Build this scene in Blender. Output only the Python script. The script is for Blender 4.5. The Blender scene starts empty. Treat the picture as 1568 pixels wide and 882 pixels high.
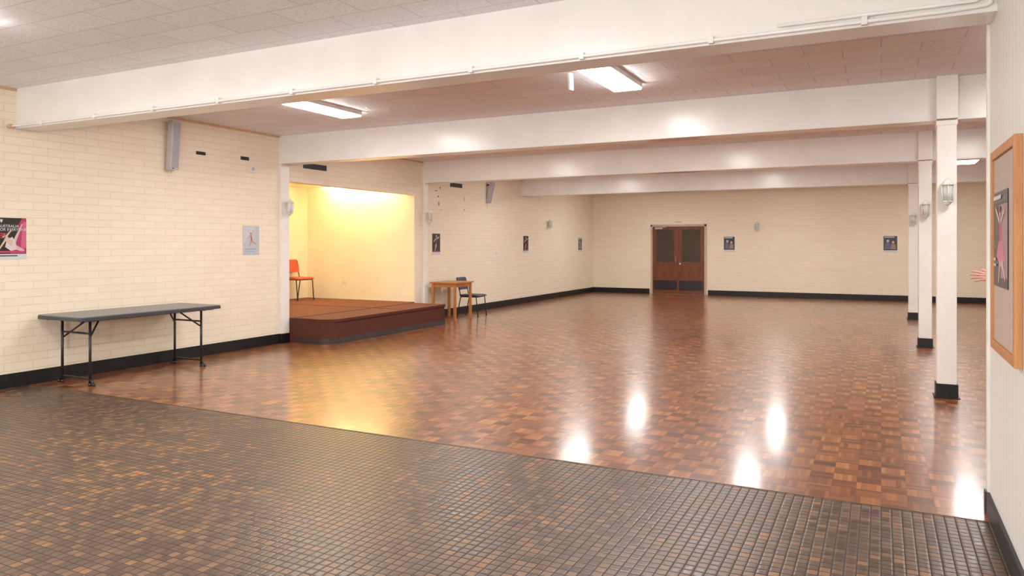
import bpy, bmesh, math, random
from mathutils import Vector, Matrix, Euler
random.seed(7)
S = bpy.context.scene
try:
    S.view_settings.view_transform = 'Standard'
    S.view_settings.look = 'None'
    S.view_settings.exposure = 1.17
    S.view_settings.gamma = 1.12
except Exception as e:
    print(e)

# ------------------------------------------------------------------ helpers
def lin(c):
    c = c / 255.0
    return c / 12.92 if c <= 0.04045 else ((c + 0.055) / 1.055) ** 2.4
def C(r, g, b): return (lin(r), lin(g), lin(b), 1.0)

class N:
    def __init__(s, name):
        s.m = bpy.data.materials.new(name); s.m.use_nodes = True
        s.t = s.m.node_tree; s.n = s.t.nodes; s.l = s.t.links
        s.b = s.n['Principled BSDF']
    def new(s, typ, **kw):
        n = s.n.new(typ)
        for k, v in kw.items(): setattr(n, k, v)
        return n
    def put(s, sock, v):
        if isinstance(v, bpy.types.NodeSocket): s.l.new(v, sock)
        else: sock.default_value = v
    def math(s, op, a, b=None, c=None):
        n = s.new('ShaderNodeMath', operation=op)
        s.put(n.inputs[0], a)
        if b is not None: s.put(n.inputs[1], b)
        if c is not None: s.put(n.inputs[2], c)
        return n.outputs[0]
    def mix(s, f, a, b, blend='MIX'):
        n = s.new('ShaderNodeMix', data_type='RGBA', blend_type=blend)
        s.put(n.inputs[0], f); s.put(n.inputs[6], a); s.put(n.inputs[7], b)
        return n.outputs[2]
    def pos(s):
        g = s.new('ShaderNodeNewGeometry'); x = s.new('ShaderNodeSeparateXYZ')
        s.l.new(g.outputs['Position'], x.inputs[0])
        return g.outputs['Position'], x.outputs[0], x.outputs[1], x.outputs[2]
    def comb(s, x, y, z=0.0):
        n = s.new('ShaderNodeCombineXYZ')
        s.put(n.inputs[0], x); s.put(n.inputs[1], y); s.put(n.inputs[2], z)
        return n.outputs[0]
    def noise(s, vec, scale, detail=2.0, rough=0.5):
        n = s.new('ShaderNodeTexNoise'); s.put(n.inputs['Vector'], vec)
        n.inputs['Scale'].default_value = scale; n.inputs['Detail'].default_value = detail
        n.inputs['Roughness'].default_value = rough
        return n.outputs[0]
    def white(s, vec):
        n = s.new('ShaderNodeTexWhiteNoise', noise_dimensions='3D'); s.put(n.inputs[0], vec)
        return n.outputs['Value']
    def ramp(s, f, stops, interp='LINEAR'):
        n = s.new('ShaderNodeValToRGB'); s.put(n.inputs[0], f)
        cr = n.color_ramp; cr.interpolation = interp
        while len(cr.elements) > 1: cr.elements.remove(cr.elements[-1])
        cr.elements[0].position = stops[0][0]; cr.elements[0].color = stops[0][1]
        for p, c in stops[1:]:
            e = cr.elements.new(p); e.color = c
        return n.outputs[0]
    def bump(s, h, strength=0.3, dist=0.01, coat=False):
        n = s.new('ShaderNodeBump'); s.put(n.inputs['Height'], h)
        n.inputs['Strength'].default_value = strength; n.inputs['Distance'].default_value = dist
        s.l.new(n.outputs[0], s.b.inputs['Normal'])
        if coat: s.l.new(n.outputs[0], s.b.inputs['Coat Normal'])
    def base(s, v): s.put(s.b.inputs['Base Color'], v)
    def rough(s, v): s.put(s.b.inputs['Roughness'], v)
    def spec(s, v): s.put(s.b.inputs['Specular IOR Level'], v)

def simple(name, c, rough=0.5, metal=0.0, var=0.06, scale=8.0, bump=0.0, spec=0.5, bscale=None):
    m = N(name); p, x, y, z = m.pos()
    f = m.noise(p, scale, 3)
    d = tuple(v * (1 - var * 2) for v in c[:3]) + (1,)
    e = tuple(min(1, v * (1 + var)) for v in c[:3]) + (1,)
    m.base(m.ramp(f, [(0.3, d), (0.7, e)]))
    m.rough(rough); m.b.inputs['Metallic'].default_value = metal; m.spec(spec)
    if bump:
        m.bump(m.noise(p, bscale or scale * 12, 3), bump, 0.004)
    return m.m

def emit(name, c, strength):
    m = N(name)
    m.base(c); m.b.inputs['Emission Color'].default_value = c
    m.b.inputs['Emission Strength'].default_value = strength
    return m.m

# ------------------------------------------------------------------ materials
def brick_mat(name, c1, c2, mort, dirt=0.0):
    m = N(name); p, x, y, z = m.pos()
    v = m.comb(m.math('ADD', x, y), z, 0.0)
    b = m.new('ShaderNodeTexBrick')
    m.l.new(v, b.inputs['Vector'])
    b.inputs['Color1'].default_value = c1; b.inputs['Color2'].default_value = c2
    b.inputs['Mortar'].default_value = mort
    b.inputs['Scale'].default_value = 1.0
    b.inputs['Mortar Size'].default_value = 0.005
    b.inputs['Mortar Smooth'].default_value = 0.9
    b.inputs['Brick Width'].default_value = 0.30
    b.inputs['Row Height'].default_value = 0.086
    n = m.noise(p, 1.3, 4)
    col = m.mix(m.ramp(n, [(0.35, (0, 0, 0, 1)), (0.75, (.25, .25, .25, 1))]), b.outputs['Color'], tuple(a * .88 for a in c1[:3]) + (1,))
    m.base(col); m.rough(0.5); m.spec(0.35)
    h = m.math('ADD', m.math('MULTIPLY', b.outputs['Fac'], -1.0), m.math('MULTIPLY', m.noise(p, 45, 3), 0.3))
    m.bump(h, 0.5, 0.005)
    return m.m
M_brick = brick_mat('painted_brick', C(243, 229, 206), C(239, 224, 199), C(227, 210, 184))
M_pl = simple('plaster_warm', C(246, 234, 208), 0.7, var=0.02, scale=2)
M_beam = simple('beam_gloss_paint', C(237, 234, 231), 0.25, var=0.025, scale=3, bump=0.12, bscale=6)
M_col = simple('column_paint', C(238, 233, 228), 0.35, var=0.03, scale=4, bump=0.05)
M_tan = simple('tan_trim_paint', C(206, 172, 132), 0.5)
M_black = simple('black_vinyl', C(18, 18, 20), 0.45, var=0.15, scale=20, spec=.3)
M_bpl = simple('black_plastic', C(22, 23, 26), 0.4)
M_white = simple('white_enamel', C(236, 234, 228), 0.4)
M_steel = simple('dark_tube_steel', C(34, 36, 42), 0.35, metal=0.3)
M_grey = simple('grey_speaker_paint', C(186, 184, 188), 0.5)
M_grille = simple('speaker_grille', C(166, 165, 171), 0.6, bump=0.4, bscale=400)
M_orange = simple('orange_vinyl', C(192, 70, 32), 0.45)
M_tgrey = simple('table_laminate', C(98, 102, 106), 0.35, var=0.05, scale=60)
M_tedge = simple('table_edge', C(48, 51, 56), 0.5)
M_kick = simple('kickplate', C(40, 35, 46), 0.3, metal=0.4)
M_chrome = simple('chrome', C(205, 205, 205), 0.2, metal=1.0)

def wood(name, ca, cb, rough=0.35, axis=2, s=14):
    m = N(name); p, x, y, z = m.pos()
    k = [s, s, s]; k[axis] = s * 0.08
    mp = m.new('ShaderNodeMapping'); m.l.new(p, mp.inputs[0]); mp.inputs['Scale'].default_value = k
    f = m.noise(mp.outputs[0], 3.0, 5, 0.6)
    m.base(m.ramp(f, [(0.3, ca), (0.7, cb)])); m.rough(rough)
    m.bump(f, 0.08, 0.002)
    return m.m
M_dwood = wood('door_timber', C(78, 33, 15), C(122, 58, 28), 0.3)
M_twood = wood('orange_timber', C(160, 92, 42), C(192, 124, 66), 0.4)
M_fwood = wood('board_frame_timber', C(170, 108, 56), C(198, 136, 80), 0.45)
M_cork = simple('pinboard_felt', C(188, 166, 156), 0.9, var=0.07, scale=90, bump=0.4)
M_dframe = simple('door_frame_paint', C(196, 168, 144), 0.45)
mg = N('wired_glass'); p, x, y, z = mg.pos()
gx = mg.math('LESS_THAN', mg.math('FRACT', mg.math('MULTIPLY', x, 40)), 0.15)
gz = mg.math('LESS_THAN', mg.math('FRACT', mg.math('MULTIPLY', z, 40)), 0.15)
mg.base(mg.mix(mg.math('MAXIMUM', gx, gz), C(52, 44, 38), C(84, 74, 66))); mg.rough(0.2); mg.spec(.3); M_wglass = mg.m
mg = N('lantern_glass'); mg.base(C(232, 234, 234)); mg.rough(0.08)
mg.b.inputs['Transmission Weight'].default_value = 0.3; mg.b.inputs['IOR'].default_value = 1.2; M_glass = mg.m

# parquet -----------------------------------------------------------
m = N('mosaic_parquet'); p, x, y, z = m.pos()
cell = 0.14
cx = m.math('DIVIDE', x, cell); cy = m.math('DIVIDE', y, cell)
ix = m.math('FLOOR', cx); iy = m.math('FLOOR', cy)
fx = m.math('SUBTRACT', cx, ix); fy = m.math('SUBTRACT', cy, iy)
ck = m.math('FLOORED_MODULO', m.math('ADD', ix, iy), 2.0)
ick = m.math('SUBTRACT', 1.0, ck)
a = m.math('ADD', m.math('MULTIPLY', ck, fx), m.math('MULTIPLY', ick, fy))
bb = m.math('ADD', m.math('MULTIPLY', ck, fy), m.math('MULTIPLY', ick, fx))
a5 = m.math('MULTIPLY', a, 5.0); fi = m.math('FLOOR', a5); ff = m.math('SUBTRACT', a5, fi)
r1 = m.white(m.comb(ix, iy, fi)); r2 = m.white(m.comb(ix, iy, 37.0))
r = m.math('ADD', m.math('MULTIPLY', r1, 0.42), m.math('MULTIPLY', r2, 0.34))
r = m.math('ADD', r, m.math('ADD', m.math('MULTIPLY', ck, 0.22), 0.01))
big = m.noise(p, 0.6, 3)
r = m.math('ADD', r, m.math('MULTIPLY', m.math('SUBTRACT', big, 0.5), 0.35))
grain = m.noise(m.comb(m.math('MULTIPLY', m.math('ADD', m.math('MULTIPLY', ck, x), m.math('MULTIPLY', ick, y)), 8.0),
                       m.math('ADD', m.math('MULTIPLY', ck, y), m.math('MULTIPLY', ick, x)), fi), 30, 3)
r = m.math('ADD', r, m.math('MULTIPLY', m.math('SUBTRACT', grain, 0.5), 0.25))
col = m.ramp(r, [(0.1, C(74, 34, 16)), (0.4, C(110, 58, 28)), (0.65, C(142, 82, 42)), (0.95, C(174, 112, 60))])
e1 = m.math('MINIMUM', ff, m.math('SUBTRACT', 1.0, ff))
e2 = m.math('MINIMUM', bb, m.math('SUBTRACT', 1.0, bb))
gap = m.math('MAXIMUM', m.math('LESS_THAN', e1, 0.03), m.math('LESS_THAN', e2, 0.015))
m.base(m.mix(m.math('MULTIPLY', gap, 0.6), col, C(50, 25, 14)))
# satin timber under a glossy floor lacquer
m.rough(0.32); m.spec(0.26)
m.b.inputs['Coat Weight'].default_value = 0.60
m.b.inputs['Coat IOR'].default_value = 1.45
m.put(m.b.inputs['Coat Roughness'], m.math('ADD', 0.10, m.math('MULTIPLY', m.noise(p, 3.0, 3), 0.08)))
m.bump(m.noise(p, 5, 2), 0.14, 0.003, coat=True)
M_parq = m.m

# mosaic ceramic tile -------------------------------------------------
m = N('ceramic_mosaic_tile'); p, x, y, z = m.pos()
cell = 0.052
cx = m.math('DIVIDE', x, cell); cy = m.math('DIVIDE', y, cell)
ix = m.math('FLOOR', cx); iy = m.math('FLOOR', cy)
fx = m.math('SUBTRACT', cx, ix); fy = m.math('SUBTRACT', cy, iy)
r1 = m.white(m.comb(ix, iy, 3.0))
sp = m.noise(p, 120, 3, 0.7)
f = m.math('ADD', m.math('MULTIPLY', r1, 0.6), m.math('MULTIPLY', sp, 0.5))
f = m.math('ADD', f, m.math('MULTIPLY', m.math('SUBTRACT', m.noise(p, 0.5, 3), 0.5), 0.5))
col = m.ramp(f, [(0.15, C(60, 42, 33)), (0.5, C(80, 59, 46)), (0.78, C(104, 77, 55)), (0.97, C(162, 108, 58))])
ex = m.math('MINIMUM', fx, m.math('SUBTRACT', 1.0, fx)); ey = m.math('MINIMUM', fy, m.math('SUBTRACT', 1.0, fy))
ee = m.math('MINIMUM', ex, ey)
gr = m.math('LESS_THAN', ee, 0.06)
m.base(m.mix(gr, col, C(38, 29, 25)))
m.rough(m.math('ADD', m.math('MULTIPLY', gr, 0.4), m.math('ADD', 0.29, m.math('MULTIPLY', r1, 0.12)))); m.spec(0.42)
h = m.math('ADD', m.math('MINIMUM', m.math('MULTIPLY', ee, 5.0), 1.0), m.math('MULTIPLY', m.math('ADD', m.noise(p, 60, 2), r1), 0.35))
m.bump(h, 0.4, 0.003)
M_tile = m.m

# ceiling tile ---------------------------------------------------------
m = N('acoustic_ceiling_tile'); p, x, y, z = m.pos()
cx = m.math('DIVIDE', x, 0.6); cy = m.math('DIVIDE', y, 0.3)
iy = m.math('FLOOR', cy)
cx = m.math('ADD', cx, m.math('MULTIPLY', m.math('FLOORED_MODULO', iy, 2.0), 0.5))
ix = m.math('FLOOR', cx); fx = m.math('SUBTRACT', cx, ix); fy = m.math('SUBTRACT', cy, iy)
r1 = m.white(m.comb(ix, iy, 1.0))
ex = m.math('MINIMUM', fx, m.math('SUBTRACT', 1.0, fx)); ey = m.math('MINIMUM', fy, m.math('SUBTRACT', 1.0, fy))
seam = m.math('MAXIMUM', m.math('LESS_THAN', ex, 0.008), m.math('LESS_THAN', ey, 0.016))
ns = m.noise(p, 45, 4, 0.75)
spk = m.ramp(ns, [(0.42, C(228, 225, 229)), (0.56, C(247, 246, 249))])
col = m.mix(m.math('MULTIPLY', r1, 0.35), spk, C(218, 214, 218))
m.base(m.mix(m.math('MULTIPLY', seam, 0.6), col, C(186, 177, 181)))
m.rough(0.85); m.spec(0.2); m.bump(ns, 0.45, 0.004)
M_ceil = m.m

# panelling ------------------------------------------------------------
m = N('vertical_groove_panel'); p, x, y, z = m.pos()
fy = m.math('FRACT', m.math('DIVIDE', y, 0.1))
g = m.math('LESS_THAN', fy, 0.06)
m.base(m.mix(m.math('MULTIPLY', g, 0.6), C(226, 225, 222), C(160, 156, 150))); m.rough(0.4)
m.bump(m.math('SUBTRACT', 1.0, g), 0.5, 0.004)
M_panel = m.m

def carpet(name, c1, c2):
    m = N(name); p, x, y, z = m.pos()
    rib = m.math('SINE', m.math('MULTIPLY', m.math('ADD', y, m.math('MULTIPLY', z, 1.0)), 260.0))
    n = m.noise(p, 120, 3, 0.8)
    f = m.math('ADD', n, m.math('MULTIPLY', rib, 0.1))
    m.base(m.ramp(f, [(0.3, c1), (0.65, c2)])); m.rough(0.95); m.spec(0.1); m.bump(f, 0.5, 0.004)
    return m.m
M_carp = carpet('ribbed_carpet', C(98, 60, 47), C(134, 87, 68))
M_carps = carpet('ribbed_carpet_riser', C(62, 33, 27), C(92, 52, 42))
M_lamp = emit('fluorescent_diffuser', (1.0, 0.965, 0.92, 1), 23.0)
M_wlamp = emit('warm_tube', (1.0, 0.75, 0.34, 1), 58.0)

# ------------------------------------------------------------------ builder
class B:
    def __init__(s): s.bm = bmesh.new(); s.mats = []
    def mi(s, mat):
        if mat not in s.mats: s.mats.append(mat)
        return s.mats.index(mat)
    def _f(s, faces, mat, smooth=False):
        i = s.mi(mat)
        for f in faces: f.material_index = i; f.smooth = smooth
    def box(s, lo, hi, mat, M=None):
        lo = Vector(lo); hi = Vector(hi)
        vs = [Vector((x, y, z)) for z in (lo.z, hi.z) for y in (lo.y, hi.y) for x in (lo.x, hi.x)]
        if M: vs = [M @ v for v in vs]
        v = [s.bm.verts.new(q) for q in vs]
        fs = [(0, 2, 3, 1), (4, 5, 7, 6), (0, 1, 5, 4), (2, 6, 7, 3), (0, 4, 6, 2), (1, 3, 7, 5)]
        s._f([s.bm.faces.new([v[i] for i in f]) for f in fs], mat)
    def cyl(s, p0, p1, r, mat, seg=14, r2=None, caps=True):
        p0 = Vector(p0); p1 = Vector(p1); r2 = r if r2 is None else r2
        q = (p1 - p0).to_track_quat('Z', 'Y')
        A = []; D = []
        for i in range(seg):
            a = 2 * math.pi * i / seg; o = Vector((math.cos(a), math.sin(a), 0))
            A.append(s.bm.verts.new(p0 + q @ (o * r))); D.append(s.bm.verts.new(p1 + q @ (o * r2)))
        s._f([s.bm.faces.new([A[i], A[(i + 1) % seg], D[(i + 1) % seg], D[i]]) for i in range(seg)], mat, True)
        if caps: s._f([s.bm.faces.new(A[::-1]), s.bm.faces.new(D)], mat)
    def tube(s, pts, r, mat, seg=10, fillet=0.03):
        pts = [Vector(p) for p in pts]; path = [pts[0]]
        for i in range(1, len(pts) - 1):
            a, b, c = pts[i - 1], pts[i], pts[i + 1]
            d = min(fillet, (a - b).length * .45, (c - b).length * .45)
            p0 = b + (a - b).normalized() * d; p2 = b + (c - b).normalized() * d
            for k in range(6):
                t = k / 5; path.append(p0 * (1 - t) ** 2 + b * 2 * t * (1 - t) + p2 * t * t)
        path.append(pts[-1])
        rings = []; up = None
        for i, p in enumerate(path):
            t = (path[min(i + 1, len(path) - 1)] - path[max(i - 1, 0)]).normalized()
            if up is None:
                up = Vector((0, 0, 1)) if abs(t.z) < .9 else Vector((1, 0, 0))
            n = (up - t * up.dot(t)).normalized(); up = n; bnm = t.cross(n)
            rings.append([s.bm.verts.new(p + n * r * math.cos(2 * math.pi * k / seg) + bnm * r * math.sin(2 * math.pi * k / seg)) for k in range(seg)])
        fs = []
        for A, D in zip(rings, rings[1:]):
            fs += [s.bm.faces.new([A[i], A[(i + 1) % seg], D[(i + 1) % seg], D[i]]) for i in range(seg)]
        s._f(fs, mat, True)
        s._f([s.bm.faces.new(rings[0][::-1]), s.bm.faces.new(rings[-1])], mat)
    def prism(s, poly, z0, z1, mat, top=None, M=None):
        f = (lambda v: M @ v) if M else (lambda v: v)
        A = [s.bm.verts.new(f(Vector((x, y, z0)))) for x, y in poly]; D = [s.bm.verts.new(f(Vector((x, y, z1)))) for x, y in poly]
        n = len(poly)
        s._f([s.bm.faces.new([A[i], A[(i + 1) % n], D[(i + 1) % n], D[i]]) for i in range(n)], mat)
        s._f([s.bm.faces.new(A[::-1])], mat); s._f([s.bm.faces.new(D)], top or mat)
    def poly(s, pts, mat):
        s._f([s.bm.faces.new([s.bm.verts.new(Vector(p)) for p in pts])], mat)
    def mesh(s, me, mat, M=None):
        n0 = len(s.bm.verts); f0 = len(s.bm.faces)
        s.bm.from_mesh(me); s.bm.verts.ensure_lookup_table(); s.bm.faces.ensure_lookup_table()
        if M:
            for v in s.bm.verts[n0:]: v.co = M @ v.co
        if callable(mat):
            for f in s.bm.faces[f0:]:
                f.material_index = s.mi(mat(f.calc_center_median())); f.smooth = True
        else: s._f(s.bm.faces[f0:], mat, True)
    def fin(s, name, loc=(0, 0, 0), rz=0.0, bevel=0.0, parent=None, fixn=True):
        if fixn: bmesh.ops.recalc_face_normals(s.bm, faces=s.bm.faces)
        me = bpy.data.meshes.new(name); s.bm.to_mesh(me); s.bm.free()
        for m_ in s.mats: me.materials.append(m_)
        o = bpy.data.objects.new(name, me); S.collection.objects.link(o)
        o.location = loc; o.rotation_euler = (0, 0, rz)
        if bevel:
            b = o.modifiers.new('bevel', 'BEVEL'); b.width = bevel; b.segments = 2; b.limit_method = 'ANGLE'; b.angle_limit = math.radians(50)
        if parent: o.parent = parent
        return o

def rpoly(x0, y0, x1, y1, rs, n=8):
    out = []
    for (cx, cy, sx, sy, a0), r in zip([(x0, y0, 1, 1, 180), (x1, y0, -1, 1, 270), (x1, y1, -1, -1, 0), (x0, y1, 1, -1, 90)], rs):
        if r <= 0: out.append((cx, cy)); continue
        for k in range(n + 1):
            a = math.radians(a0 + 90 * k / n)
            out.append((cx + sx * r + r * math.cos(a), cy + sy * r + r * math.sin(a)))
    return out

# ------------------------------------------------------------------ room constants
XL, XR, YB, YN = -8.25, 4.6, 22.2, -3.0
ZC, ZB = 3.18, 2.755
XP, YP = 0.548, 4.97       # partition plane / end
BY = [4.62, 8.45, 12.4, 16.95]
BW = .23
TB = 4.76
AX, AY0, AY1 = -11.0, 8.62, 12.1

b = B(); b.box((XL - .2, YN - .2, -.12), (XR + .2, TB, 0), M_tile); b.box((XL - .2, TB, -.12), (XR + .2, YB + .2, 0), M_parq); b.fin('floor')
b = B(); b.box((XL, TB - .006, 0.0), (XR, TB + .006, .003), simple('brass_strip', C(92, 64, 40), .4)); b.fin('trim_1')
b = B(); b.box((XL - .2, YN - .2, ZC), (XR + .2, YB + .2, ZC + .15), M_ceil); b.fin('ceiling')
b = B()
b.box((XL - .2, YN, 0), (XL, AY0, ZC), M_brick)
b.box((XL - .2, AY1 + .05, 0), (XL, YB, ZC), M_brick)
b.box((XL - .2, AY0, 2.5), (XL, AY1 + .05, ZC), M_brick)
b.fin('wall_left')
b = B(); b.box((XL - .2, YB, 0), (XR + .2, YB + .2, ZC), M_brick); b.fin('wall_back')
b = B(); b.box((XR, YN, 0), (XR + .2, YB, ZC), M_brick); b.fin('wall_right')
b = B(); b.box((XL - .2, YN - .2, 0), (XR + .2, YN, ZC), M_brick); b.fin('wall_front')
b = B(); b.box((XP, YN, 0), (XP + .12, YP - .06, ZC), M_panel)
b.box((XP - .012, YP - .06, 0), (XP + .14, YP, ZC), M_white); b.fin('wall_partition', bevel=.003)
# alcove
b = B(); b.box((AX - .1, AY0 - .15, 0), (AX, AY1 + .15, 2.75), M_pl); b.fin('wall_alcove_back')
b = B(); b.box((AX, AY1, 0), (XL - .2, AY1 + .15, 2.75), M_pl); b.box((XL - .2, AY1, 0), (XL - .001, AY1 + .052, 2.5), M_pl); b.fin('wall_alcove_side')
b = B(); b.box((AX, AY0 - .15, 0), (XL - .2, AY0, 2.75), M_pl); b.fin('wall_alcove_side.001')
b = B(); b.box((AX - .1, AY0 - .15, 2.72), (XL - .2, AY1 + .15, 2.85), M_pl); b.fin('ceiling_alcove')
# baseboards
H = .15
b = B(); b.box((XL, YN, 0), (XL + .018, AY0 - .0, H), M_black); b.box((XL, AY1 + .06, 0), (XL + .018, YB, H), M_black); b.fin('baseboard_left', bevel=.003)
b = B(); b.box((XL, YB - .018, 0), (-6.40, YB, H), M_black); b.box((-4.62, YB - .018, 0), (XR, YB, H), M_black); b.fin('baseboard_back', bevel=.003)
b = B(); b.box((XP - .018, YN, 0), (XP, YP - .062, H * .8), M_black); b.box((XP - .022, YP - .062, 0), (XP + .15, YP + .012, H * .8), M_black); b.fin('baseboard_partition', bevel=.003)
b = B(); b.box((XR - .018, YN, 0), (XR, YB, H), M_black); b.fin('baseboard_right')
# cornice
b = B(); b.box((XL, YN, ZC - .03), (XL + .02, YB, ZC), M_tan); b.box((XL, YB - .02, ZC - .03), (XR, YB, ZC), M_tan); b.fin('trim_2')
# beams
for i, y in enumerate(BY):
    b = B()
    b.box((XL, y, ZB), (XR, y + BW, ZC), M_beam)
    b.box((XL, y - .012, ZB), (XR, y, ZB + .035), M_beam)
    b.box((XL, y + BW, ZB), (XR, y + BW + .012, ZB + .03), M_tan)
    b.box((XL, y - .012, ZB - .004), (XR, y + BW + .01, ZB), M_beam)
    b.fin('ceiling_beam', bevel=.004)
# conduit on near beam
b = B(); yc = BY[0] - .032
b.tube([(XL + .02, yc - .05, ZB + .01), (XL + .16, yc, ZB + .02), (XP - .25, yc, ZB + .02), (XP - .03, yc, ZB + .03), (XP - .03, yc, ZC - .02)], .012, M_beam)
b.tube([(-.55, yc + .007, ZB + .06), (XP - .08, yc + .007, ZB + .06), (XP - .08, yc + .007, ZC - .02)], .011, M_beam)
xx = XL + .5
while xx < .3:
    b.box((xx, yc - .015, ZB + .0), (xx + .03, yc + .019, ZB + .045), M_beam); xx += .85
b.cyl((XL + .02, yc - .05, ZB + .01), (XL + .06, yc - .045, ZB + .012), .022, M_tan)
b.fin('electrical_conduit')
# pilasters on left wall
for i, y in enumerate(BY[1:3]):
    b = B(); b.box((XL, y - .0, 0), (XL + .05, y + .17 if i == 0 else y + .12, ZB), M_col); b.box((XL, y - .01, 0), (XL + .062, y + (.17 if i == 0 else .13), H), M_black); b.fin('trim_%d' % (3 + i), bevel=.004)
# columns
def lantern(name, loc, rz):
    """outward axis = local -Y"""
    b = B()
    b.prism(rpoly(-.035, -.09, .035, .09, [.03] * 4, 4), .001, .012, M_white, M=Matrix.Rotation(math.radians(90), 4, 'X'))
    b.tube([(0, -.01, .07), (0, -.05, .10), (0, -.085, .155), (0, -.085, .13)], .006, M_white)
    b.tube([(0, -.01, -.07), (0, -.05, -.10), (0, -.085, -.125), (0, -.085, -.105)], .006, M_white)
    c = -.085
    b.cyl((0, c, .085), (0, c, .14), .062, M_white, 16, .012)
    b.cyl((0, c, .078), (0, c, .086), .066, M_white, 16)
    b.cyl((0, c, -.088), (0, c, -.08), .05, M_white, 16)
    b.cyl((0, c, -.12), (0, c, -.088), .012, M_white, 16, .042)
    b.cyl((0, c, -.08), (0, c, .078), .040, M_glass, 16, .048)
    b.cyl((0, c, -.08), (0, c, .02), .011, M_grey, 10)
    for k in range(6):
        a = math.radians(60 * k + 30)
        b.cyl((.049 * math.cos(a), c + .049 * math.sin(a), -.085), (.061 * math.cos(a), c + .061 * math.sin(a), .08), .0045, M_white, 6)
    return b.fin(name, loc, rz)
for y in BY[1:]:
    w = .085; yc = y + .04; b = B(); X = .58
    b.box((X - w, yc - w, 0), (X + w, yc + w, ZB - .006), M_col)
    b.box((X - w - .008, y - .10, ZB + .0), (X + w + .008, y - .013, ZC), M_col)
    b.box((X - w - .008, y - .05, ZB - .06), (X + w + .008, yc + w + .01, ZB - .006), M_col)
    b.box((X - w - .012, yc - w - .012, 0), (X + w + .012, yc + w + .012, .14), M_black)
    b.box((X - w - .03, yc - w - .03, 0), (X + w + .03, yc + w + .03, .012), M_black)
    b.fin('support_column', bevel=.008)
    lantern('wall_lantern', (X, yc - w, 2.02), 0)
lantern('wall_lantern', (XL + .05, 8.54, 2.08), math.radians(90))
lantern('wall_lantern', (XL + .05, 12.46, 2.07), math.radians(90))
lantern('wall_lantern', (XL, 18.6, 2.07), math.radians(90))
lantern('wall_lantern', (-3.2, YB, 2.03), 0)

# ceiling lights
def fixture(x, y, hang=False, drop=0.0):
    b = B()
    b.box((-.155, -.605, -.05), (.155, .605, -.001), M_white)
    prof = [(-.15, -.05), (-.15, -.058), (-.142, -.068), (.142, -.068), (.15, -.058), (.15, -.05)]
    Mx = Matrix(((1, 0, 0, 0), (0, 0, 1, 0), (0, 1, 0, 0), (0, 0, 0, 1)))
    b.prism(prof, -.60, .60, M_lamp, M=Mx)
    if hang:
        b.box((-.19, -.58, -.19), (-.17, -.5, -.04), M_white, Matrix.Rotation(.12, 4, 'X'))
    if drop:
        for yy in (-.4, .4): b.cyl((0, yy, -.01), (0, yy, drop - .001), .006, M_white, 8)
    b.fin('ceiling_fluorescent_light', (x, y, ZC - drop))
for y in (-.9, 2.5, 6.74, 10.25, 14.9, 19.4):
    for x in (-5.95, -2.35, 1.32):
        if x > 1 and y < 5: continue
        if x > 1 and y == 14.9: fixture(1.30, 14.35, False, .20); continue
        fixture(x, y, x > -3 and x < 0 and y == 6.74)
fixture(2.9, -.5)
def batten(x0, x1, y):
    b = B(); b.box((x0, y - .03, 2.695), (x1, y + .03, 2.719), M_white); b.cyl((x0 + .03, y, 2.680), (x1 - .03, y, 2.680), .013, M_wlamp); b.fin('fluorescent_batten')
batten(-10.4, -8.7, 11.85); batten(-10.4, -8.7, 10.0)  # second batten is an unseen fill lamp, added to brighten the alcove

# ------------------------------------------------------------------ stage
b = B()
P = [(AX + .002, AY0 + .003), ] + rpoly(AX, AY0 + .003, -7.4, 11.9, [0, .24, .05, 0], 10)[1:-1] + [(XL + .003, 11.9), (XL + .003, AY1 - .003), (AX + .002, AY1 - .003)]
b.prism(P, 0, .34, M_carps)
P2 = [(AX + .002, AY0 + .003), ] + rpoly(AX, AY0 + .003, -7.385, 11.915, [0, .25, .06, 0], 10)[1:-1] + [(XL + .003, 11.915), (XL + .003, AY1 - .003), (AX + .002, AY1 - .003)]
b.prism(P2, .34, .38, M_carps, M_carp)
P3 = [(-8.1, AY0 + .001), ] + rpoly(-8.1, AY0 + .001, -7.39, 11.91, [0, .245, .055, 0], 10)[1:-1] + [(-8.1, 11.91)]
b.prism(P3, 0, .09, simple('stage_skirting', C(50, 38, 36), .6))
b.box((-8.13, AY0 + .02, .38), (-8.10, 11.9, .384), M_carps)
b.box((AX + .3, 10.6, .38), (-7.45, 10.62, .383), M_carps)
b.fin('carpeted_stage')

# ------------------------------------------------------------------ door
b = B(); x0, x1 = -6.36, -4.66; yb = YB - .002; ht = 2.06
b.box((x0, yb - .03, 0), (x0 + .06, yb, ht + .06), M_dframe); b.box((x1 - .06, yb - .03, 0), (x1, yb, ht + .06), M_dframe)
b.box((x0, yb - .03, ht), (x1, yb, ht + .06), M_dframe)
xm = (x0 + x1) / 2
for a_, c_ in ((x0 + .065, xm - .004), (xm + .004, x1 - .065)):
    st = .11; y0 = yb - .022; y1 = yb - .002
    b.box((a_, y0, .01), (a_ + st, y1, ht - .005), M_dwood); b.box((c_ - st, y0, .01), (c_, y1, ht - .005), M_dwood)
    b.box((a_ + st, y0, ht - .1), (c_ - st, y1, ht - .005), M_dwood)
    b.box((a_ + st, y0, .01), (c_ - st, y1, .98), M_dwood)
    b.box((a_ + st, y0 + .012, .98), (c_ - st, y1, ht - .1), M_wglass)
    for q in (a_ + st, c_ - st - .015): b.box((q, y0 - .006, .98), (q + .015, y0 + .01, ht - .1), M_dwood)
    b.box((a_ + .03, y0 - .004, .12), (c_ - .03, y0, .42), M_kick)
b.box((xm - .02, yb - .03, .01), (xm + .02, yb - .02, ht - .005), M_dwood)
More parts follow.
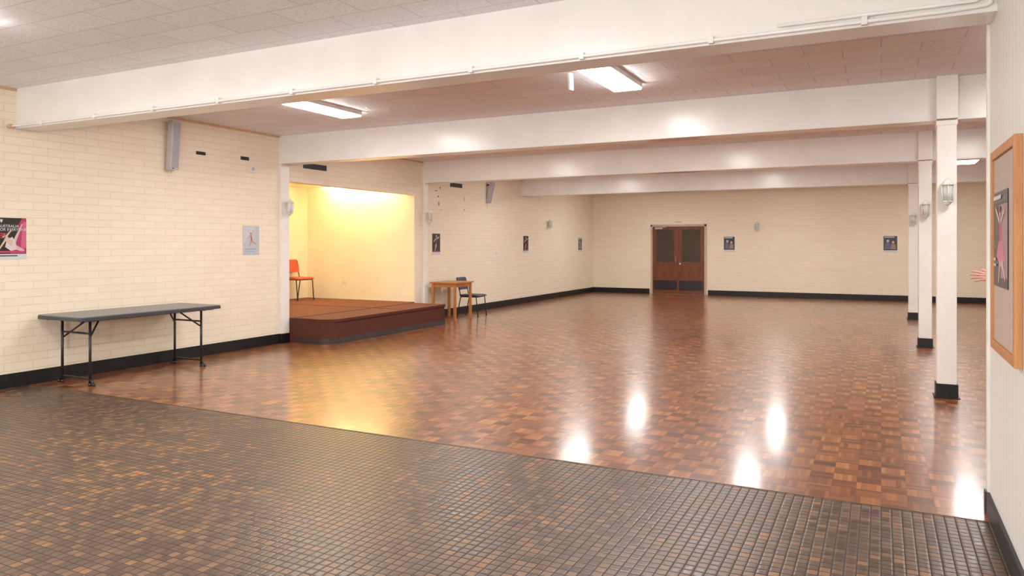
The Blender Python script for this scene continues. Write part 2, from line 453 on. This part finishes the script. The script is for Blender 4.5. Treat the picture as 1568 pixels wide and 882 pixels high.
b.cyl((xm + .08, yb - .09, .93), (xm + .08, yb - .022, .93), .025, M_chrome); b.cyl((xm + .08, yb - .09, .93), (xm + .08, yb - .10, .93), .035, M_chrome)
b.tube([(xm - .06, yb - .024, .95), (xm - .06, yb - .07, .95), (xm - .06, yb - .07, 1.15), (xm - .06, yb - .024, 1.15)], .008, M_chrome)
b.box((x0 + .15, yb - .08, ht - .08), (x0 + .38, yb - .024, ht - .02), M_grey)
b.tube([(x0 + .2, yb - .08, ht - .03), (x0 + .5, yb - .14, ht - .02), (x0 + .55, yb - .03, ht + .02)], .008, M_grey)
b.fin('door_1', bevel=.002)
b = B(); b.box((-5.6, YB - .012, 2.18), (-5.42, YB - .001, 2.21), M_tan); b.fin('door_nameplate')

# ------------------------------------------------------------------ folding table
b = B()
zt = .755
b.prism(rpoly(-.38, -.915, .38, .915, [.04] * 4, 5), zt - .012, zt, M_tgrey)
b.prism(rpoly(-.384, -.919, .384, .919, [.044] * 4, 5), zt - .045, zt - .010, M_tedge)
for sgn in (-1, 1):
    y = .72 * sgn; r = .0145
    for x in (-.24, .24):
        b.tube([(x, y, zt - .04), (x, y, .02)], r, M_steel)
        b.cyl((x, y, 0), (x, y, .03), .018, M_bpl)
    b.tube([(-.24, y, .56), (.24, y, .56)], .011, M_steel)
    b.tube([(-.30, y, zt - .052), (.30, y, zt - .052)], .012, M_steel)
    b.tube([(-.30, y, .022), (-.24, y, .075), (.24, y, .075), (.30, y, .022)], .012, M_steel)
    for x in (-.30, .30): b.cyl((x, y, 0), (x, y, .03), .017, M_bpl)
    for x in (-.225, .225):
        b.tube([(x, y, .50), (x * .35, y - .22 * sgn, zt - .05)], .010, M_steel)
    b.tube([(-.12, y - .22 * sgn, zt - .05), (.12, y - .22 * sgn, zt - .05)], .012, M_steel)
b.box((-.3, -.86, zt - .06), (-.275, .86, zt - .042), M_steel); b.box((.275, -.86, zt - .06), (.3, .86, zt - .042), M_steel)
b.fin('folding_table', (-7.82, 5.72, 0))

# ------------------------------------------------------------------ wooden side table
b = B(); zt = .76
b.box((-.31, -.36, zt - .028), (.31, .36, zt), M_twood)
for x in (-.255, .255):
    for y in (-.305, .305): b.box((x - .024, y - .024, 0), (x + .024, y + .024, zt - .028), M_twood)
for y in (-.31, .31): b.box((-.23, y - .01, zt - .10), (.23, y + .01, zt - .028), M_twood)
for x in (-.26, .26): b.box((x - .01, -.28, zt - .10), (x + .01, .28, zt - .028), M_twood)
b.fin('wooden_table', (-7.83, 12.84, 0), bevel=.004)

# ------------------------------------------------------------------ chairs (facing +X)
def chair(name, loc, rz, pad, frame):
    b = B(); w = .21
    for s_ in (-1, 1):
        y = w * s_
        b.tube([(.23, y, .012), (.19, y, .42), (-.17, y, .42), (-.25, y, .012)], .011, frame)
        b.tube([(-.17, y * .95, .41), (-.20, y * .92, .52), (-.26, y * .88, .80)], .010, frame)
        for xx in (.23, -.25): b.cyl((xx, y, 0), (xx, y, .03), .016, M_bpl)
    b.tube([(.19, -w, .415), (.19, w, .415)], .010, frame); b.tube([(-.17, -w, .415), (-.17, w, .415)], .010, frame)
    nx, ny = 8, 6
    def pad_grid(f_top, f_bot):
        T = [[b.bm.verts.new(f_top(i / nx, j / ny)) for j in range(ny + 1)] for i in range(nx + 1)]
        U = [[b.bm.verts.new(f_bot(i / nx, j / ny)) for j in range(ny + 1)] for i in range(nx + 1)]
        fs = []
        for i in range(nx):
            for j in range(ny):
                fs.append(b.bm.faces.new([T[i][j], T[i + 1][j], T[i + 1][j + 1], T[i][j + 1]]))
                fs.append(b.bm.faces.new([U[i][j], U[i][j + 1], U[i + 1][j + 1], U[i + 1][j]]))
        for i in range(nx):
            fs.append(b.bm.faces.new([T[i][0], U[i][0], U[i + 1][0], T[i + 1][0]])); fs.append(b.bm.faces.new([T[i][ny], T[i + 1][ny], U[i + 1][ny], U[i][ny]]))
        for j in range(ny):
            fs.append(b.bm.faces.new([T[0][j], T[0][j + 1], U[0][j + 1], U[0][j]])); fs.append(b.bm.faces.new([T[nx][j], U[nx][j], U[nx][j + 1], T[nx][j + 1]]))
        b._f(fs, pad, True)
    def xr(u, v):
        x = -.20 + .44 * u; y = (-.225 + .45 * v) * (1 - .06 * (1 - u) - .05 * max(0, (u - .8) * 5) ** 2); return x, y
    def ft(u, v):
        x, y = xr(u, v); return Vector((x, y, .465 - .02 * (max(0, u - .8) * 5) ** 2 - .012 * math.sin(math.pi * u) * math.sin(math.pi * v)))
    def fb(u, v):
        x, y = xr(u, v); return Vector((x, y, .43 - .008 * (max(0, u - .8) * 5)))
    pad_grid(ft, fb)
    def bk(u, v, o):
        z = .56 + .26 * u; y = (-.215 + .43 * v) * (1 - .10 * (2 * u - 1) ** 4)
        x = -.195 - .25 * (z - .5) - .03 * (1 - (2 * v - 1) ** 2) * 1 + o
        return Vector((x, y, z))
    pad_grid(lambda u, v: bk(u, v, .022), lambda u, v: bk(u, v, -.008))
    return b.fin(name, loc, rz, bevel=.006)
chair('stacking_chair', (-10.66, 11.45, .384), math.radians(-6), M_orange, M_steel)
chair('stacking_chair', (-7.73, 13.50, 0), math.radians(4), simple('navy_vinyl', C(40, 46, 58), .45), M_steel)

# ------------------------------------------------------------------ speakers
def speaker(name, loc, h, w, d, tilt):
    b = B()
    b.prism(rpoly(-w / 2, -d, w / 2, 0, [.02, .02, 0, 0], 4), -h / 2, h / 2, M_grey)
    b.box((-w / 2 + .015, -d - .004, -h / 2 + .03), (w / 2 - .015, -d + .002, h / 2 - .03), M_grille)
    b.box((-w / 2 + .02, -d - .006, -h / 2 + .012), (-w / 2 + .05, -d, -h / 2 + .022), M_bpl)
    Mx = Matrix.Translation((0, -.05, 0)) @ Matrix.Rotation(tilt, 4, 'X')
    for v in b.bm.verts: v.co = Mx @ v.co
    b.box((-.02, -.06, h * .3), (.02, -.001, h * .3 + .03), M_steel); b.box((-.02, -.06, -h * .3), (.02, -.001, -h * .3 + .03), M_steel)
    b.tube([(0, -.02, -h / 2), (0, -.008, -h / 2 - .06), (0, -.006, -h / 2 - .12)], .005, M_white)
    b.fin(name, loc, math.radians(90), bevel=.003)
speaker('column_speaker', (XL, 6.5, 2.80), .63, .13, .09, math.radians(4))
speaker('column_speaker', (XL, 15.1, 2.74), .50, .12, .09, math.radians(14))
# brick vents
def vent(y, z, w, h, X=XL, louv=3):
    b = B(); b.box((.001, -w / 2, -h / 2), (.006, w / 2, h / 2), M_bpl)
    for k in range(louv):
        zz = -h / 2 + h * (k + .5) / louv
        b.box((.004, -w / 2, zz - .003), (.014, w / 2, zz + .003), M_steel)
    b.fin('air_vent', (X, y, z))
vent(7.0, 2.755, .15, .045); vent(7.77, 2.765, .15, .05); vent(9.25, 2.78, .55, .09, louv=5); vent(13.7, 2.80, .5, .09, louv=5)
b = B(); b.prism(rpoly(-.05, -.05, .05, .05, [.01] * 4, 3), .001, .03, M_white, M=Matrix.Rotation(math.radians(90), 4, 'Y')); b.cyl((.03, 0, 0), (.036, 0, 0), .03, M_grey); b.fin('junction_box', (XL, 7.9, 2.62), bevel=.003)
def socket(name, loc, rz):
    b = B(); b.box((-.058, -.012, -.036), (.058, -.001, .036), M_white)
    for x in (-.028, .028):
        b.box((x - .007, -.016, .008), (x + .007, -.012, .026), M_white)
        b.box((x - .008, -.0125, -.014), (x - .005, -.0118, -.004), M_bpl); b.box((x + .005, -.0125, -.014), (x + .008, -.0118, -.004), M_bpl)
    b.fin(name, loc, rz, bevel=.001)
socket('power_socket', (-10.0, AY1, .75), 0); socket('power_socket', (-8.65, AY1, .5), 0); socket('power_socket', (XL, 14.2, .6), math.radians(90)); socket('light_switch', (-6.9, YB, 1.15), 0)
socket('light_switch', (XL, 15.6, 1.3), math.radians(90))
b = B()
for (y, z, w, h) in [(13.05, 2.70, .05, .06), (12.98, 2.52, .05, .05), (13.0, 2.36, .04, .10), (13.1, 2.24, .03, .03), (14.05, 2.52, .02, .12), (14.05, 2.28, .03, .05), (12.9, 2.63, .12, .02)]:
    n = 9; pts = []
    for k in range(n):
        a = 2 * math.pi * k / n; q = .5 * random.uniform(.6, 1.1)
        pts.append((y + w * q * math.cos(a), z + h * q * math.sin(a)))
    b.prism(pts, .001, .003, M_bpl, M=Matrix.Translation((XL, 0, 0)) @ Matrix(((0, 0, 1, 0), (1, 0, 0, 0), (0, 1, 0, 0), (0, 0, 0, 1))))
b.fin('paint_scar')

# ------------------------------------------------------------------ posters
PC = {}
def pm(rgb):
    if rgb not in PC: PC[rgb] = simple('print_%d_%d_%d' % rgb, C(*[int(v * .88) for v in rgb]), .35, var=.02)
    return PC[rgb]
def blob(cx, cy, rx, ry, rot=0, n=14):
    c, s = math.cos(rot), math.sin(rot)
    return [(cx + rx * math.cos(2 * math.pi * k / n) * c - ry * math.sin(2 * math.pi * k / n) * s,
             cy + rx * math.cos(2 * math.pi * k / n) * s + ry * math.sin(2 * math.pi * k / n) * c) for k in range(n)]
def limb(x0, y0, x1, y1, w0, w1):
    dx, dy = x1 - x0, y1 - y0; L = math.hypot(dx, dy); nx, ny = -dy / L, dx / L
    return [(x0 + nx * w0, y0 + ny * w0), (x0 - nx * w0, y0 - ny * w0), (x1 - nx * w1, y1 - ny * w1), (x1 + nx * w1, y1 + ny * w1)]
def poster(loc, rz, w, h, style):
    """faces local -Y ; x right, z up, centre origin"""
    b = B(); e = [.003]
    def P(pts, rgb):
        e[0] += .0003
        b.poly([(x * w, -e[0], z * h) for x, z in pts], pm(rgb))
    bg = {'dance': (20, 18, 22), 'dance2': (70, 64, 76), 'pale': (210, 216, 224), 'dark': (26, 24, 30), 'photo': (46, 46, 66)}[style]
    b.box((-w / 2, -.003, -h / 2), (w / 2, -.001, h / 2), pm(bg))
    SK = (232, 200, 186); PK = (222, 66, 122)
    if style == 'dance':
        P([(.5, .5), (.5, -.36), (-.05, -.36), (.14, -.1), (.24, .1), (.20, .3), (.36, .5)], (196, 44, 100))
        P([(.40, .42), (.5, .40), (.5, -.2), (.30, -.3), (.34, .1)], (236, 100, 150))
        P([(-.5, -.5), (.5, -.5), (.5, -.37), (-.5, -.37)], (236, 236, 238))
        P([(-.46, -.40), (.2, -.40), (.2, -.43), (-.46, -.43)], (60, 60, 70))
        P(limb(.06, -.12, .36, .36, .055, .018), SK)
        P(limb(.05, -.18, .42, -.30, .06, .03), SK)
        P([(-.16, -.02), (.02, .04), (.14, -.10), (.16, -.26), (-.02, -.30), (-.22, -.20)], (240, 226, 222))
        P(limb(-.22, .02, .02, -.12, .06, .07), SK)
        P(limb(-.20, -.02, -.42, -.26, .03, .02), SK); P(limb(-.20, .04, -.02, .20, .03, .018), SK)
        P(blob(-.28, .07, .055, .05), SK); P(blob(-.31, .09, .055, .045), (120, 50, 36))
        P([(-.44, -.30), (.44, -.30), (.40, -.34), (-.40, -.34)], PK)
        for k in range(3): P([(-.45, .13 - .05 * k), (-.20 - .04 * k, .13 - .05 * k), (-.20 - .04 * k, .11 - .05 * k), (-.45, .11 - .05 * k)], (190, 60, 60))
        P([(-.40, .46), (-.30, .46), (-.32, .40), (-.35, .38), (-.38, .40)], (235, 235, 240))
    elif style == 'dance2':
        P([(-.5, .5), (.5, .5), (.5, .38), (-.5, .38)], (90, 92, 104))
        P([(-.1, .36), (.5, .36), (.5, -.4), (.0, -.4), (.1, -.1), (-.05, .1)], (176, 140, 150))
        P(limb(.0, .20, .04, -.04, .07, .09), PK)
        P([(-.10, -.02), (.18, -.02), (.36, -.22), (.06, -.30), (-.26, -.18)], (226, 120, 150))
        P(limb(.0, -.22, -.12, -.46, .05, .02), SK); P(limb(.10, -.22, .36, -.42, .05, .02), SK)
        P(limb(-.03, .18, -.34, .34, .03, .018), SK); P(limb(.05, .18, .34, .30, .03, .018), SK)
        P(blob(.01, .28, .06, .055), SK); P(blob(.02, .31, .06, .04), (90, 50, 36))
        P([(-.46, -.2), (-.30, -.2), (-.30, -.23), (-.46, -.23)], (220, 220, 225)); P([(-.46, -.26), (-.26, -.26), (-.26, -.29), (-.46, -.29)], (220, 220, 225))
        P([(-.46, .46), (.1, .46), (.1, .42), (-.46, .42)], (235, 235, 240))
    elif style == 'pale':
        P([(-.46, .48), (.3, .48), (.1, .2), (-.46, -.1)], (224, 229, 235))
        P(limb(-.02, .18, .04, -.02, .035, .045), (190, 92, 82)); P(limb(.03, -.02, .30, -.12, .04, .015), (214, 160, 140)); P(limb(.02, -.02, -.12, -.20, .04, .015), (214, 160, 140))
        P(limb(-.02, .17, -.30, .04, .02, .012), (214, 160, 140)); P(limb(.0, .18, .16, .36, .02, .012), (214, 160, 140)); P(blob(-.03, .24, .04, .035), (180, 120, 100))
        P([(-.4, -.28), (.30, -.28), (.30, -.31), (-.4, -.31)], (150, 165, 190)); P([(-.4, -.36), (.2, -.36), (.2, -.38), (-.4, -.38)], (160, 175, 195))
    elif style == 'dark':
        P([(-.5, -.5), (.5, -.5), (.5, -.38), (-.5, -.38)], (226, 226, 232))
        P(limb(.0, .28, .04, .02, .09, .10), (120, 44, 56)); P(limb(.0, .0, -.16, -.30, .07, .03), SK); P(limb(.06, .0, .26, -.30, .07, .03), (70, 60, 90))
        P(limb(-.04, .26, -.36, .10, .04, .02), SK); P(limb(.05, .26, .38, .34, .04, .02), SK); P(blob(.0, .38, .07, .06), SK)
        P([(-.4, -.30), (.35, -.32), (.35, -.36), (-.4, -.35)], (180, 64, 96))
    else:
        P([(-.5, -.5), (.5, -.5), (.5, -.37), (-.5, -.37)], (232, 232, 236))
        P(blob(-.18, .20, .10, .09), SK); P([(-.36, .10), (-.04, .10), (.0, -.30), (-.40, -.30)], (92, 100, 140))
        P(blob(.20, .12, .09, .08), SK); P([(.06, .02), (.36, .02), (.40, -.30), (.02, -.30)], (170, 130, 120)); P([(-.44, .46), (.3, .46), (.3, .40), (-.44, .40)], (215, 215, 226))
    o = b.fin('poster', loc, rz, fixn=False)
    if style == 'dance':
        cu = bpy.data.curves.new('title_text', 'FONT'); cu.body = 'AUSTRALIA\nFOR EVERYONE'; cu.size = w * .135; cu.align_x = 'LEFT'; cu.extrude = .0003; cu.space_line = .9
        cu.materials.append(pm((240, 240, 240)))
        t = bpy.data.objects.new('title_text', cu); S.collection.objects.link(t); t.parent = o
        t.location = (-.46 * w, -.0095, .27 * h); t.rotation_euler = (math.radians(90), 0, 0)
    return o
R90 = math.radians(90)
poster((XL, 4.575, 1.58), R90, .30, .44, 'dance')
poster((XL, 7.89, 1.575), R90, .31, .43, 'pale')
poster((XL, 12.9, 1.525), R90, .30, .43, 'dark')
poster((XL, 17.2, 1.52), R90, .30, .43, 'dark')
poster((XL, 21.05, 1.50), R90, .30, .42, 'photo')
poster((-4.0, YB, 1.52), 0, .31, .44, 'photo'); poster((.22, YB, 1.52), 0, .33, .44, 'photo')

# pinboard on the partition (faces -X)
b = B(); y0, y1, z0, z1 = 3.82, 4.60, .98, 2.0; f = .045; X0 = XP - .033; X1 = XP - .001
b.box((X0, y0, z0), (X1, y0 + f, z1), M_fwood); b.box((X0, y1 - f, z0), (X1, y1, z1), M_fwood)
b.box((X0, y0 + f, z0), (X1, y1 - f, z0 + f), M_fwood); b.box((X0, y0 + f, z1 - f), (X1, y1 - f, z1), M_fwood)
b.box((X0 + .012, y0 + f, z0 + f), (X1, y1 - f, z1 - f), M_cork)
pin = b.fin('pinboard', bevel=.003)
poster((X0 + .010, 4.29, 1.545), -R90, .46, .47, 'dance2')

# ------------------------------------------------------------------ person (mostly behind the partition, hand reaching out)
M_skin = simple('skin', C(206, 146, 128), .5, var=.04, scale=30)
M_shirt = simple('shirt_cotton', C(70, 84, 110), .85, bump=.2)
M_trou = simple('trousers', C(44, 46, 54), .9, bump=.2)
M_shoe = simple('shoe_leather', C(30, 24, 22), .4)
M_hair = simple('hair', C(64, 44, 32), .7, bump=.5)
M_eye = simple('eye', C(40, 30, 26), .2)
M_lip = simple('lips', C(176, 100, 92), .5)
def skin_mesh(verts, edges, radii, root=0, sub=2):
    me = bpy.data.meshes.new('t'); me.from_pydata([Vector(v) for v in verts], edges, [])
    o = bpy.data.objects.new('t', me); S.collection.objects.link(o)
    sk = o.modifiers.new('s', 'SKIN'); sk.use_smooth_shade = True; sk.branch_smoothing = .5
    for i, r in enumerate(radii):
        r = r if isinstance(r, tuple) else (r, r)
        me.skin_vertices[0].data[i].radius = r
    me.skin_vertices[0].data[root].use_root = True
    ss = o.modifiers.new('u', 'SUBSURF'); ss.levels = sub; ss.render_levels = sub
    dg = bpy.context.evaluated_depsgraph_get(); dg.update()
    out = bpy.data.meshes.new_from_object(o.evaluated_get(dg))
    bpy.data.objects.remove(o); return out
V = [(0, 0, .96), (.0, 0, 1.08), (.01, 0, 1.22), (.0, 0, 1.38), (-.01, 0, 1.46), (.0, 0, 1.54),
     (.0, .10, .90), (.02, .11, .50), (-.01, .11, .09), (.10, .125, .045), (.17, .13, .035),
     (.0, -.10, .90), (.02, -.11, .50), (-.01, -.11, .09), (.10, -.125, .045), (.17, -.13, .035),
     (.0, .18, 1.40), (.18, .20, 1.19), (.42, .12, 1.255),
     (.0, -.18, 1.40), (-.02, -.23, 1.12), (.05, -.24, .88)]
E = [(0, 1), (1, 2), (2, 3), (3, 4), (4, 5), (0, 6), (6, 7), (7, 8), (8, 9), (9, 10), (0, 11), (11, 12), (12, 13), (13, 14), (14, 15),
     (3, 16), (16, 17), (17, 18), (3, 19), (19, 20), (20, 21)]
Rr = [(.15, .12), (.135, .11), (.15, .115), (.15, .11), .07, .055, .09, .062, .043, .042, .03, .09, .062, .043, .042, .03, .062, .044, .028, .062, .044, .028]
body = skin_mesh(V, E, Rr, 0)
def bodymat(c):
    if c.z < .085: return M_shoe
    if c.z < .98 and abs(c.y) < .2 and c.x < .25 and not (c.y < -.19): return M_trou
    if c.z > 1.475 and abs(c.y) < .1: return M_skin
    if c.x > .30 and c.z > 1.1: return M_skin
    if c.y < -.18 and c.z < 1.0: return M_skin
    return M_shirt
per = bpy.data.objects.new('person', None); S.collection.objects.link(per)
per.location = (1.225, 7.06, 0); per.rotation_euler = (0, 0, math.pi)
b = B(); b.mesh(body, bodymat); b.fin('body', parent=per)
bmh = bmesh.new(); bmesh.ops.create_uvsphere(bmh, u_segments=40, v_segments=28, radius=1)
for v in bmh.verts:
    x, y, z = v.co
    wz = 1 - .22 * max(0, -z) ** 1.5
    nx_, ny_, nz_ = x * .098 * (1 - .10 * max(0, -z)), y * .076 * wz, z * .118
    if x > 0:
        nose = math.exp(-((y / .14) ** 2 + ((z + .18) / .20) ** 2)); nx_ += .022 * nose * (1 - .3 * max(0, z))
        for s_ in (-1, 1): nx_ -= .010 * math.exp(-(((y - s_ * .36) / .16) ** 2 + ((z - .04) / .12) ** 2))
        nx_ += .006 * math.exp(-((y / .25) ** 2 + ((z + .56) / .07) ** 2)); nx_ += .012 * math.exp(-((y / .3) ** 2 + ((z + .88) / .15) ** 2))
    v.co = (nx_, ny_, nz_)
me = bpy.data.meshes.new('h'); bmh.to_mesh(me); bmh.free()
b = B(); T = Matrix.Translation((.025, 0, 1.645))
def hm(c):
    q = c - Vector((.025, 0, 1.645))
    if q.z > .075 or (q.x < -.005 and q.z > -.05) : return M_hair
    if q.x > .06 and abs(q.y) < .024 and abs(q.z + .064) < .008: return M_lip
    return M_skin
b.mesh(me, hm, T)
for s_ in (-1, 1):
    b.cyl((.025 + .083, s_ * .028, 1.650), (.025 + .088, s_ * .028, 1.650), .009, M_white, 12, .006)
    b.cyl((.025 + .0885, s_ * .028, 1.650), (.025 + .0895, s_ * .028, 1.650), .0045, M_eye, 10, .004)
    b.tube([(.108, s_ * .014, 1.672), (.112, s_ * .030, 1.675), (.102, s_ * .045, 1.670)], .003, M_hair)
    b.tube([(.02, s_ * .075, 1.675), (.005, s_ * .088, 1.665), (.005, s_ * .086, 1.630), (.018, s_ * .074, 1.615)], .008, M_skin, fillet=.015)
b.fin('head', parent=per)
def hand(origin, d, palm_n, side, curl, spread, name):
    d = Vector(d).normalized(); n = Vector(palm_n); n = (n - d * n.dot(d)).normalized(); t = n.cross(d) * side
    o = Vector(origin); b = B()
    P = lambda a, c, e: o + d * a + t * c + n * e
    pv = [P(-.02, 0, 0), P(.02, 0, 0), P(.045, .022, 0), P(.088, .028, 0), P(.048, .006, 0), P(.092, .009, 0), P(.046, -.010, 0), P(.088, -.011, 0), P(.042, -.024, 0), P(.080, -.030, 0)]
    pe = [(0, 1), (1, 2), (2, 3), (1, 4), (4, 5), (1, 6), (6, 7), (1, 8), (8, 9)]
    b.mesh(skin_mesh(pv, pe, [.024, .022, .014, .0125, .014, .0125, .014, .0120, .014, .0115], 0), M_skin)
    for c, st, L, r, sp in [(.028, .084, .074, .0088, .20), (.009, .088, .082, .009, .05), (-.011, .084, .076, .0088, -.07), (-.030, .076, .060, .0078, -.22)]:
        sp *= spread; pts = [P(st - .015, c, 0)]; cur = P(st, c, 0); pts.append(cur); ang = curl * .4
        for k, seg in enumerate((.45, .30, .25)):
            dr = d * math.cos(ang) + n * math.sin(ang); dr = dr + t * sp * math.cos(ang)
            cur = cur + dr.normalized() * L * seg; pts.append(cur); ang += curl
        b.mesh(skin_mesh(pts, [(i, i + 1) for i in range(4)], [r * 1.05, r * 1.05, r, r * .92, r * .72], 0), M_skin)
    tp = [P(.018, .018, .004), P(.040, .040, .010), P(.066, .058, .014), P(.088, .066, .018)]
    b.mesh(skin_mesh(tp, [(0, 1), (1, 2), (2, 3)], [.016, .0125, .0105, .0075], 0), M_skin)
    b.fin(name, parent=per)
hand((.425, .118, 1.258), (1, -.12, .06), (0, -.9, -.4), 1, .22, 1.3, 'hand_left')
hand((.055, -.24, .865), (.12, 0, -1), (.0, 1, 0), -1, .30, .6, 'hand_right')

# ------------------------------------------------------------------ added fill lights behind the camera, brightening the ceiling
def area(name, loc, target, size, power, col=(1, .97, .93)):
    l = bpy.data.lights.new(name, 'AREA'); l.shape = 'DISK'; l.size = size; l.energy = power; l.color = col
    o = bpy.data.objects.new(name, l); S.collection.objects.link(o); o.location = loc
    o.rotation_euler = (Vector(target) - Vector(loc)).to_track_quat('-Z', 'Y').to_euler()
area('fill_light', (-1.2, -1.6, 1.7), (-3.0, 3.0, 3.1), .8, 60)
area('fill_light', (-5.5, -1.8, 1.7), (-5.0, 3.4, 3.0), .8, 45)

# ------------------------------------------------------------------ world + camera
w = bpy.data.worlds.new('World'); S.world = w; w.use_nodes = True
w.node_tree.nodes['Background'].inputs[0].default_value = (1, .96, .9, 1); w.node_tree.nodes['Background'].inputs[1].default_value = .3
cam = bpy.data.cameras.new('camera'); co = bpy.data.objects.new('camera', cam); S.collection.objects.link(co)
cam.sensor_width = 36; cam.lens = 36 * 1124 / 1568; cam.shift_y = -67 / 1568; cam.clip_start = .05
co.location = (0, 0, 1.52); co.rotation_euler = (math.radians(90), 0, math.radians(26.7))
S.camera = co
